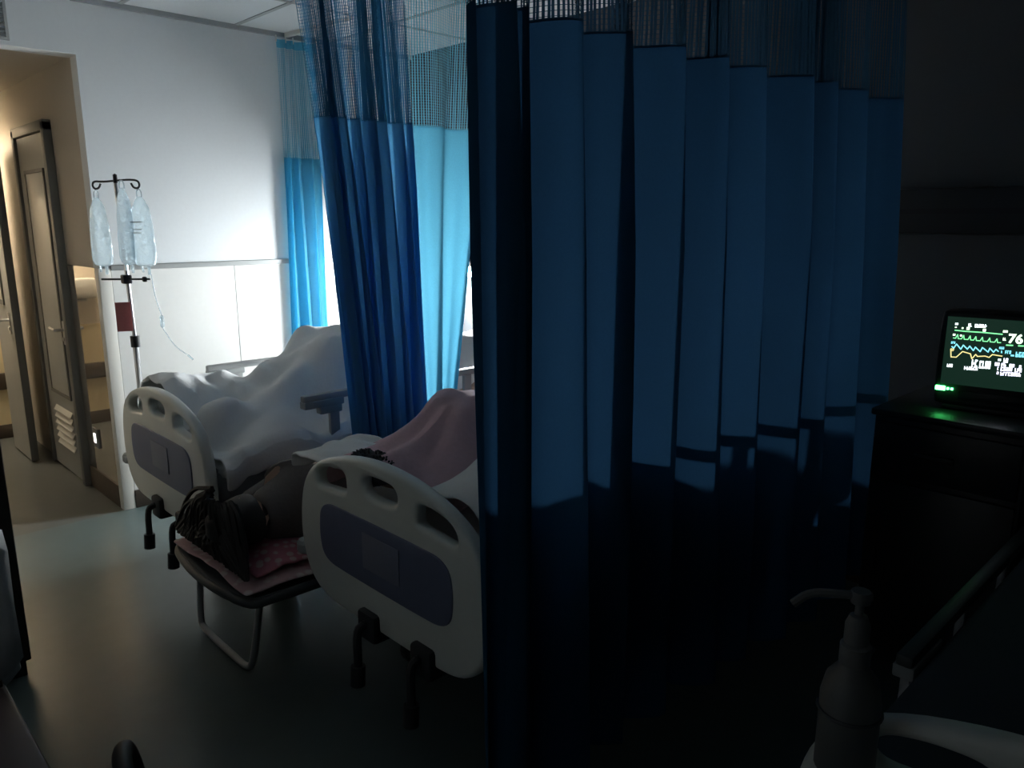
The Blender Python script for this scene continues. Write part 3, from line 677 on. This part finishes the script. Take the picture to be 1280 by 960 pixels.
# ================================================================ CURTAINS
def curtain(name, label, pts, nfold, amp, z0, zm, z1, ms, mn, seed, gather=.0, bottom_pts=None, netp=.0105):
    """pts: base line on plan (polyline); bottom_pts: plan line at the hem; folds = sum of sines along it"""
    rg = random.Random(seed)
    P = [Vector((*p, 0)) for p in pts]; Q = [Vector((*p, 0)) for p in (bottom_pts or pts)]
    def lerp_line(L, s):
        n = len(L)-1; i = min(int(s*n), n-1); return L[i].lerp(L[i+1], s*n-i)
    fr = [0]
    for k in range(nfold*2): fr.append(fr[-1]+rg.uniform(.65, 1.35))
    T = fr[-1]; fr = [f/T for f in fr]; am = [rg.uniform(.55, 1.2) for _ in fr]
    def phase(s):
        for k in range(len(fr)-1):
            if s <= fr[k+1]: t = (s-fr[k])/(fr[k+1]-fr[k]); return PI*(k+t), am[k]*(1-t)+am[k+1]*t
        return PI*(len(fr)-1), am[-1]
    o = (pts[0][0]+pts[-1][0])/2, (pts[0][1]+pts[-1][1])/2
    def pos(s, z):
        h = (z1-z)/(z1-z0)
        b = lerp_line(P, s).lerp(lerp_line(Q, s), h)
        d = (lerp_line(P, min(1, s+.01))-lerp_line(P, max(0, s-.01))).normalized(); nn = Vector((-d.y, d.x, 0))
        ph, a = phase(s)
        wv = math.sin(ph); wv = math.copysign(abs(wv)**1.05, wv)
        a2 = amp*a*(.55+.55*min(1, h*2.2))
        f2 = .25*math.sin(ph*2.3+seed+h*1.7)*math.sin(PI*h)
        p = b+nn*(a2*(wv+f2*.5))+d*(a2*.35*math.sin(2*ph+seed)*h)+d*(.012*math.sin(3*h+ph*.31+seed))
        return Vector((p.x-o[0], p.y-o[1], z))
    t = thing(name, label, 'curtain', (o[0], o[1], 0))
    ns = nfold*22; nz = 26
    zb = [zm-(zm-z0)*(k/nz) for k in range(nz+1)]
    vs = [pos(i/ns, z-(.02*math.sin(phase(i/ns)[0]) if z > zm-.001 else 0)*0) for z in zb for i in range(ns+1)]
    fs = [(a*(ns+1)+i, a*(ns+1)+i+1, (a+1)*(ns+1)+i+1, (a+1)*(ns+1)+i) for a in range(nz) for i in range(ns)]
    MB().add(vs, fs).build('curtain_cloth', ms, t)
    # hem band where net meets cloth
    hb = MB()
    vs = [pos(i/ns, zm+.003-.006*k) for k in range(2) for i in range(ns+1)]
    hb.add(vs, [(i, i+1, ns+1+i+1, ns+1+i) for i in range(ns)]).build('seam_band', mn, t)
    # net: real cords and cross threads
    if z1-zm > .05:
        nb = MB(); zs = [z1-(z1-zm)*k/5 for k in range(6)]
        dense = [pos(i/(ns*4), (z1+zm)/2) for i in range(ns*4+1)]; acc = 0; marks = [0]; arc = [0]
        for i in range(1, len(dense)):
            acc += (dense[i]-dense[i-1]).length; arc.append(acc)
        i = 0; target = 0
        while target < acc:
            while arc[i] < target: i += 1
            s = i/(ns*4); ds = .0022*(1/(acc))
            for k in range(5):
                pass
            A = [pos(max(0, s-ds), z) for z in zs]; B = [pos(min(1, s+ds*1.0), z) for z in zs]
            n0 = len(nb.v); nb.v += [tuple(p) for p in A]+[tuple(p) for p in B]
            nb.f += [(n0+k, n0+k+1, n0+6+k+1, n0+6+k) for k in range(5)]
            target += netp
        m = int((z1-zm)/.010); n2 = ns
        for k in range(m):
            z = zm+.010*(k+.5)
            n0 = len(nb.v); nb.v += [tuple(pos(i/n2, z)) for i in range(n2+1)]+[tuple(pos(i/n2, z+.0013)) for i in range(n2+1)]
            nb.f += [(n0+i, n0+i+1, n0+n2+2+i, n0+n2+1+i) for i in range(n2)]
        me = bpy.data.meshes.new('net'); me.from_pydata(nb.v, [], nb.f); me.materials.append(mn)
        no = bpy.data.objects.new('net', me); COL.objects.link(no); no.parent = t; no['kind'] = 'stuff'
        # top tape and hooks
        vs = [pos(i/ns, z1+.035-.045*k) for k in range(2) for i in range(ns+1)]
        MB().add(vs, [(i, i+1, ns+1+i+1, ns+1+i) for i in range(ns)]).build('top_tape', ms, t)
        for k in range(nfold+1):
            p = pos(k/nfold, z1)
            MB().tube([(p.x, p.y, z1+.02), (p.x, p.y, z1+.055)], .004, 6).build('curtain_hook', m_guard, t)
    return t
ZN = 1.91; ZT1 = 2.525
curtain('privacy_curtain', 'long shaded blue curtain drawn along the pink blanket bed, nearest the camera', [(1.00, 1.13), (1.10, 1.13), (1.42, 1.13), (1.82, 1.115), (2.26, 1.09), (2.72, 1.05)], 11, .062, .22, ZN+.03, ZT1, m_curt_n, m_net_n, 5, bottom_pts=[(1.03, 1.13), (1.13, 1.13), (1.45, 1.13), (1.88, 1.11), (2.38, 1.08), (2.95, 1.04)], netp=.0085)
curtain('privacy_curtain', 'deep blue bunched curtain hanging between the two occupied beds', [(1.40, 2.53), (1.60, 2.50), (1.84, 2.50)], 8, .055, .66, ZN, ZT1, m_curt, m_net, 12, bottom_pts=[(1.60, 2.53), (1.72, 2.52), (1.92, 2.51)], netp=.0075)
curtain('privacy_curtain', 'bright lit thin stretch of blue curtain beside the deep blue bunch', [(1.84, 2.49), (2.30, 2.49)], 2, .035, .66, ZN, ZT1, m_curt_p, m_net_p, 3, bottom_pts=[(1.91, 2.50), (2.04, 2.50)])
curtain('privacy_curtain', 'narrow lit blue curtain hanging against the white wall', [(2.27, 4.285), (2.52, 4.275)], 4, .028, .40, ZN, ZT1, m_curt_p, m_net_p, 7)
def track(label, pts):
    t = MB()
    P = [Vector((*p, ZT1+.055)) for p in pts]
    for a, b in zip(P, P[1:]):
        d = (b-a).normalized(); n = Vector((-d.y, d.x, 0))*.011
        v = [a-n, b-n, b+n, a+n]; t.add(v+[q+Vector((0, 0, .022)) for q in v], [(0, 1, 2, 3), (7, 6, 5, 4), (0, 4, 5, 1), (1, 5, 6, 2), (2, 6, 7, 3), (3, 7, 4, 0)])
    return tag(t.build('curtain_track', m_guard, origin=True, smooth=False), label, 'track')
track('ceiling curtain track over the long shaded blue curtain', [(.95, 1.13), (1.5, 1.135), (2.1, 1.10), (3.2, 1.02)])
track('ceiling curtain track between the two occupied beds', [(1.1, 2.51), (3.2, 2.49)])
track('ceiling curtain track at the lit blue curtain by the white wall', [(2.35, 4.30), (2.42, 3.70)])

# ================================================================ RIGHT SIDE: cabinet, monitor, sanitizer
cb = thing('bedside_cabinet', 'dark bedside cabinet under the glowing patient monitor', 'cabinet', (2.92, .77, 0))
MB().box(-.24, .24, -.25, .205, .06, .90, .006).build('cabinet_body', m_cart, cb)
MB().box(-.26, .26, -.27, .215, .90, .925, .008).build('cabinet_top', m_cart, cb)
dr = MB().box(-.258, -.242, -.24, .195, .70, .88, .004).build('drawer', m_cart, cb); MB().box(-.272, -.258, -.06, .06, .78, .80, .004).build('drawer_pull', m_black, dr)
dd = MB().box(-.258, -.242, -.24, .195, .09, .68, .004).build('cabinet_door', m_cart, cb); MB().box(-.272, -.258, .15, .17, .34, .44, .004).build('door_pull', m_black, dd)
for sx in (-.2, .2):
    for sy in (-.21, .165): MB().tube([(sx, sy, 0), (sx, sy, .065)], .018, 10).build('foot', m_black, cb)
mn = thing('patient_monitor', 'patient monitor with glowing green, cyan and yellow traces on the cabinet', 'monitor', (2.83, .700, .925), R(7))
plate('monitor_case', m_black, [smooth_loop([(-.165, .03), (-.165, .32), (-.15, .335), (.13, .335), (.145, .32), (.145, .03), (.13, .015), (-.15, .015)][::-1], 2)], .12, .012, mn, .06)
MB().box(-.0005, .13, -.13, .115, 0, .02, .006).build('monitor_foot', m_black, mn)
sc = MB().box(-.004, .001, -.145, .125, .088, .315, .002).build('screen', m_screen, mn, smooth=False)
# screen graphics: u to the viewer's right (local -y), v up; photo zoom coordinates q=(zx,zy) of a 1067 px crop of 100 px
UX = .2115/(1277-1192)         # metres per photo pixel on the screen
def uv(zx, zy):
    px_, py_ = 1180+zx/10.67, 395+zy/10.67
    py_ -= .045*(px_-1192)
    return (px_-1192)*UX-.108, .312-(py_-399)*.00268
def strip(name, pts, wd, mat, x=-.0052):
    mb = MB(); Q = [uv(*p) for p in pts]
    for (a, b), (c, d) in zip(Q, Q[1:]):
        L = math.hypot(c-a, d-b) or 1; nx_, ny_ = -(d-b)/L*wd/2, (c-a)/L*wd/2
        ex, ey = (c-a)/L*wd*.3, (d-b)/L*wd*.3
        q = [(a-ex+nx_, b-ey+ny_), (c+ex+nx_, d+ey+ny_), (c+ex-nx_, d+ey-ny_), (a-ex-nx_, b-ey-ny_)]
        mb.add([(x, -u, v) for u, v in q]+[(x+.001, -u, v) for u, v in q], [(0, 1, 2, 3), (7, 6, 5, 4), (0, 4, 5, 1), (1, 5, 6, 2), (2, 6, 7, 3), (3, 7, 4, 0)])
    return mb.build(name, mat, sc, smooth=False)
strip('ecg_trace', [(165, 212), (300, 222), (500, 228), (740, 243)], .0035, m_g)
strip('ecg_trace', [(155, 315)]+[p for k, X in enumerate((205, 280, 360, 430, 510, 598, 685)) for p in ((X-22, 318+k*5), (X, 268+k*6), (X+12, 322+k*5))]+[(735, 352)], .0028, m_g)
strip('pulse_trace', [(150, 430), (175, 450), (205, 395), (265, 460), (290, 405), (345, 455), (370, 415), (420, 470), (440, 425), (505, 480), (525, 425), (600, 480), (615, 430), (665, 478), (690, 440), (720, 465)], .0034, m_c)
strip('breath_trace', [(140, 465), (155, 570), (220, 570), (290, 490), (390, 515), (415, 580), (455, 520), (480, 545), (570, 535), (620, 550), (655, 510), (770, 525)], .0032, m_y)
def blk(name, mat, *rects):
    mb = MB()
    for (a, b, c, d) in rects:
        u0, v0 = uv(a, b); u1, v1 = uv(c, b); _, v2 = uv(a, d); hgt = v0-v2
        sk = v1-v0
        q = [(u0, v0), (u1, v1), (u1, v1-hgt), (u0, v0-hgt)]
        mb.add([(-.0052, -u, v) for u, v in q]+[(-.0042, -u, v) for u, v in q], [(0, 1, 2, 3), (7, 6, 5, 4), (0, 4, 5, 1), (1, 5, 6, 2), (2, 6, 7, 3), (3, 7, 4, 0)])
    return mb.build(name, mat, sc, smooth=False)
def glyphs(name, mat, zx, zy, w_, h_, n, seed):
    """a word too blurred to read: n upright and crossing strokes"""
    rg = random.Random(seed); rs = []; cw = w_/n
    for i in range(n):
        a = zx+i*cw
        rs.append((a, zy, a+cw*.38, zy+h_))
        for k in range(2):
            b = zy+h_*rg.choice((0, .4, .78)); rs.append((a, b, a+cw*.82, b+h_*.24))
        if rg.random() < .6: rs.append((a+cw*.55, zy+(h_*.45 if rg.random() < .5 else 0), a+cw*.84, zy+h_))
    return blk(name, mat, *rs)
glyphs('screen_word', m_w, 158, 115, 40, 26, 2, 1); glyphs('screen_word', m_w, 322, 118, 44, 40, 2, 2); glyphs('screen_word', m_w, 402, 122, 146, 44, 6, 3)
for q in ((305, 165, 342, 200), (505, 180, 540, 215), (245, 170, 265, 190), (235, 268, 258, 290), (160, 165, 180, 180), (145, 260, 175, 285)): blk('screen_marker', m_w2, q)
glyphs('screen_word', m_w2, 745, 192, 56, 28, 3, 4); glyphs('screen_word', m_w2, 755, 285, 40, 36, 2, 5)
for q in ((800, 372, 882, 388), (940, 374, 1005, 390)): blk('screen_dash', m_g, q)
u, v = uv(815, 345); text('heart_rate', '76', .040, m_w2, sc, (-.0052, -u, v), (PI/2, 0, -PI/2))
glyphs('screen_word', m_c, 135, 362, 54, 30, 3, 6); glyphs('screen_word', m_c, 725, 405, 62, 30, 3, 7); glyphs('screen_word', m_c, 752, 450, 20, 34, 1, 17)
glyphs('spo2_word', m_c, 800, 448, 74, 44, 3, 8); blk('screen_marker', m_c, (870, 500, 910, 520)); glyphs('spo2_value', m_c, 925, 460, 110, 66, 3, 9)
glyphs('screen_word', m_y, 140, 455, 48, 36, 2, 10)
glyphs('screen_word', m_w, 118, 665, 72, 42, 3, 11); glyphs('screen_word', m_w, 335, 685, 170, 44, 6, 12)
glyphs('pressure_word', m_w, 420, 590, 76, 96, 2, 13); glyphs('pressure_word', m_w, 515, 600, 140, 98, 4, 14)
glyphs('screen_word', m_v, 700, 610, 58, 44, 2, 15); glyphs('screen_word', m_v, 795, 548, 56, 60, 2, 16); glyphs('screen_word', m_w, 730, 560, 38, 30, 2, 18)
glyphs('pressure_value', m_v, 775, 615, 60, 44, 2, 21); glyphs('pressure_value', m_v, 870, 620, 64, 40, 2, 22); glyphs('pressure_value', m_v, 985, 630, 30, 36, 1, 23)
glyphs('pressure_value', m_v, 775, 665, 140, 50, 4, 19); glyphs('pressure_value', m_v, 940, 670, 84, 50, 3, 20); glyphs('pressure_value', m_v, 778, 728, 244, 46, 8, 24); glyphs('screen_word', m_v, 735, 730, 26, 34, 1, 25); glyphs('screen_word', m_v, 735, 668, 18, 40, 1, 26)
MB().box(-.006, .001, .108, .138, .064, .079, .002).build('power_light', m_led, mn)
for q in (.097, .085): MB().box(-.006, .001, q, q+.007, .068, .075, .001).build('status_light', m_led, mn)
MB().box(-.004, .001, -.13, .07, .04, .07, .003).build('button_row', m_cart, mn)

bt = thing('sanitizer_bottle', 'pale pump sanitizer bottle hanging on the dark near footboard', 'bottle', (1.045, .375, .755))
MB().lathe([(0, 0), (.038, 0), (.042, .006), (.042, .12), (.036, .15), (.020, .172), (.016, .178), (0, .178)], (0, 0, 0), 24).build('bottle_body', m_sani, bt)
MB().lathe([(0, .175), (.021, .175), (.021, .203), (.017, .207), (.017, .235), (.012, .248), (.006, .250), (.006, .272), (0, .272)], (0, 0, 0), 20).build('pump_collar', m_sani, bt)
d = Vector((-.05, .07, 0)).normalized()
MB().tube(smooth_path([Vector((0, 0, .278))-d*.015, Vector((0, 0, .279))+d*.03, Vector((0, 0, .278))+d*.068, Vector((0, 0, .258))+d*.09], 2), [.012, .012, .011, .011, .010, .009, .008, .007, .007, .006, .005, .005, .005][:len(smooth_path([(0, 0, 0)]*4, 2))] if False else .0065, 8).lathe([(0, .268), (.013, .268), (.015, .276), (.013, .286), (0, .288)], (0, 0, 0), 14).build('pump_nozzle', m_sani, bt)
MB().tube([(0+.043*math.cos(a), .043*math.sin(a), .10) for a in [2*PI*i/24 for i in range(24)]], .003, 6, closed=True).tube(smooth_path([(.043, 0, .10), (.050, .0, .12), (.052, 0, .16), (.075, 0, .165)], 1), .003, 6).build('wire_holder', m_frame, bt)

# ================================================================ LEFT FOREGROUND: wardrobe, chair with white cloth, cart handle
wd_ = thing('wardrobe', 'dark brown wardrobe at the left edge beside the entry', 'wardrobe', (.05, 3.12, 0))
MB().box(-.43, .425, -.23, .23, .06, 1.95, .006).build('wardrobe_body', m_wood, wd_)
MB().box(-.42, .41, -.21, .21, 0, .06).build('wardrobe_plinth', m_black, wd_)
for s in (-1, 1):
    c = MB().box(-.425+.43*(s > 0), -.005+.43*(s > 0)-.005, -.252, -.232, .08, 1.93, .004).build('wardrobe_door', m_wood, wd_)
    MB().tube([(s*.04, -.27, .95), (s*.04, -.27, 1.08)], .006, 8).box(s*.04-.005, s*.04+.005, -.27, -.25, .95, .96).box(s*.04-.005, s*.04+.005, -.27, -.25, 1.07, 1.08).build('door_pull', m_steel, c)
ch = thing('wooden_chair', 'dark red-brown chair under a white cloth at the left edge', 'chair', (.06, 1.90, 0))
m_redw = grain(M('red_brown_wood', (.06, .028, .024), .45), 8, .3, 0, 5, (1, 1, .1))
MB().box(-.22, .22, -.24, .20, .41, .445, .012).build('seat', m_redw, ch)
for s in (-1, 1):
    MB().box(s*.195-.018, s*.195+.018, -.22, -.184, 0, .41, .005).build('leg', m_redw, ch)
    MB().tube([(s*.195, .17, 0), (s*.195, .17, .44), (s*.195, .215, .80)], .019, 10).build('leg', m_redw, ch)
MB().box(-.20, .20, .195, .220, .62, .80, .008).build('backrest', m_redw, ch)
MB().box(-.19, .19, .16, .18, .20, .225, .004).box(-.205, -.19, -.19, .16, .20, .225, .004).box(.19, .205, -.19, .16, .20, .225, .004).build('stretcher', m_redw, ch)
cw = MB(); n_ = 20; prof = [(.165, .50), (.160, .60), (.160, .72), (.172, .81), (.215, .84), (.255, .81), (.262, .72), (.262, .60), (.258, .50), (.250, .42)]
for (yy, zz) in prof:
    for i in range(n_+1):
        xx = -.235+.475*i/n_; e = abs(xx/.237)**6
        lo = zz < .64
        cw.v.append((xx*(1.0 if not lo else 1.0+.02*(.64-zz)/.14), yy+.006*math.sin(xx*40)*(lo), zz+(.05*e if lo else -.03*e)+.01*math.sin(xx*23)*lo))
for a in range(len(prof)-1):
    for i in range(n_): cw.f.append((a*(n_+1)+i, a*(n_+1)+i+1, (a+1)*(n_+1)+i+1, (a+1)*(n_+1)+i))
cw.v = [(p[0]+.078, p[1]+1.90, p[2]-.04*(p[2] < .7)) for p in cw.v]
o = cw.build('white_cloth', m_white, origin=True); s = o.modifiers.new('S', 'SOLIDIFY'); s.thickness = .012; s.offset = 1; tag(o, 'white cloth draped over the chair back at the left edge', 'cloth')
hcart = thing('hand_cart', 'folding cart with a thick black curved handle at the bottom left', 'cart', (.41, 1.53, 0), R(75))
MB().tube(smooth_path([(-.07, 0, .05), (-.07, 0, .40), (-.07, .02, .455), (-.03, .03, .475), (.03, .03, .475), (.07, .02, .455), (.07, 0, .40), (.07, 0, .05)], 2), .011, 10).build('cart_frame', m_frame, hcart)
MB().tube(smooth_path([(-.07, 0, .34), (-.07, .02, .455), (-.03, .03, .475), (.03, .03, .475), (.07, .02, .455), (.07, 0, .34)], 2), .019, 12).build('handle_grip', m_black, hcart)
MB().box(-.13, .13, -.20, .02, .045, .06, .004).build('cart_plate', m_frame, hcart)
for s in (-1, 1): MB().lathe([(0, -.012), (.05, -.012), (.055, 0), (.05, .012), (0, .012)], (s*.14, .02, .055), 18, M=Matrix.Rotation(PI/2, 3, 'Y')).build('wheel', m_dark, hcart)
MB().tube([(-.14, .02, .055), (.14, .02, .055)], .006, 8).box(-.10, -.08, -.19, -.17, 0, .046).box(.08, .10, -.19, -.17, 0, .046).build('axle', m_frame, hcart)

# ---------------------------------------------------------------- pale cabinet by the wall, oxygen tube at the far wall
ox = thing('oxygen_tube', 'dark looped tube hanging on the bright far wall', 'tube', (XF-.02, 3.66, 1.5))
MB().tube(smooth_path([(-.05, .12, .06), (-.07, .12, -.3), (-.05, .10, -.62), (-.06, .06, -.80), (-.06, -.02, -.84), (-.06, -.09, -.90), (-.06, -.10, -1.0)], 3), .013, 8).build('tube_line', m_frame, ox)

# ---------------------------------------------------------------- groups of repeats
for base, g in (('hospital_bed', 'hospital beds in the ward'), ('privacy_curtain', 'blue privacy curtains'), ('infusion_bag', 'infusion bags on the drip pole'),
                ('curtain_track', 'ceiling curtain tracks'), ('person', 'people resting in the ward'), ('white_quilt', 'white quilts on the beds')):
    for o in bpy.data.objects:
        if o.parent is None and o.name.split('.')[0] == base: o['group'] = g
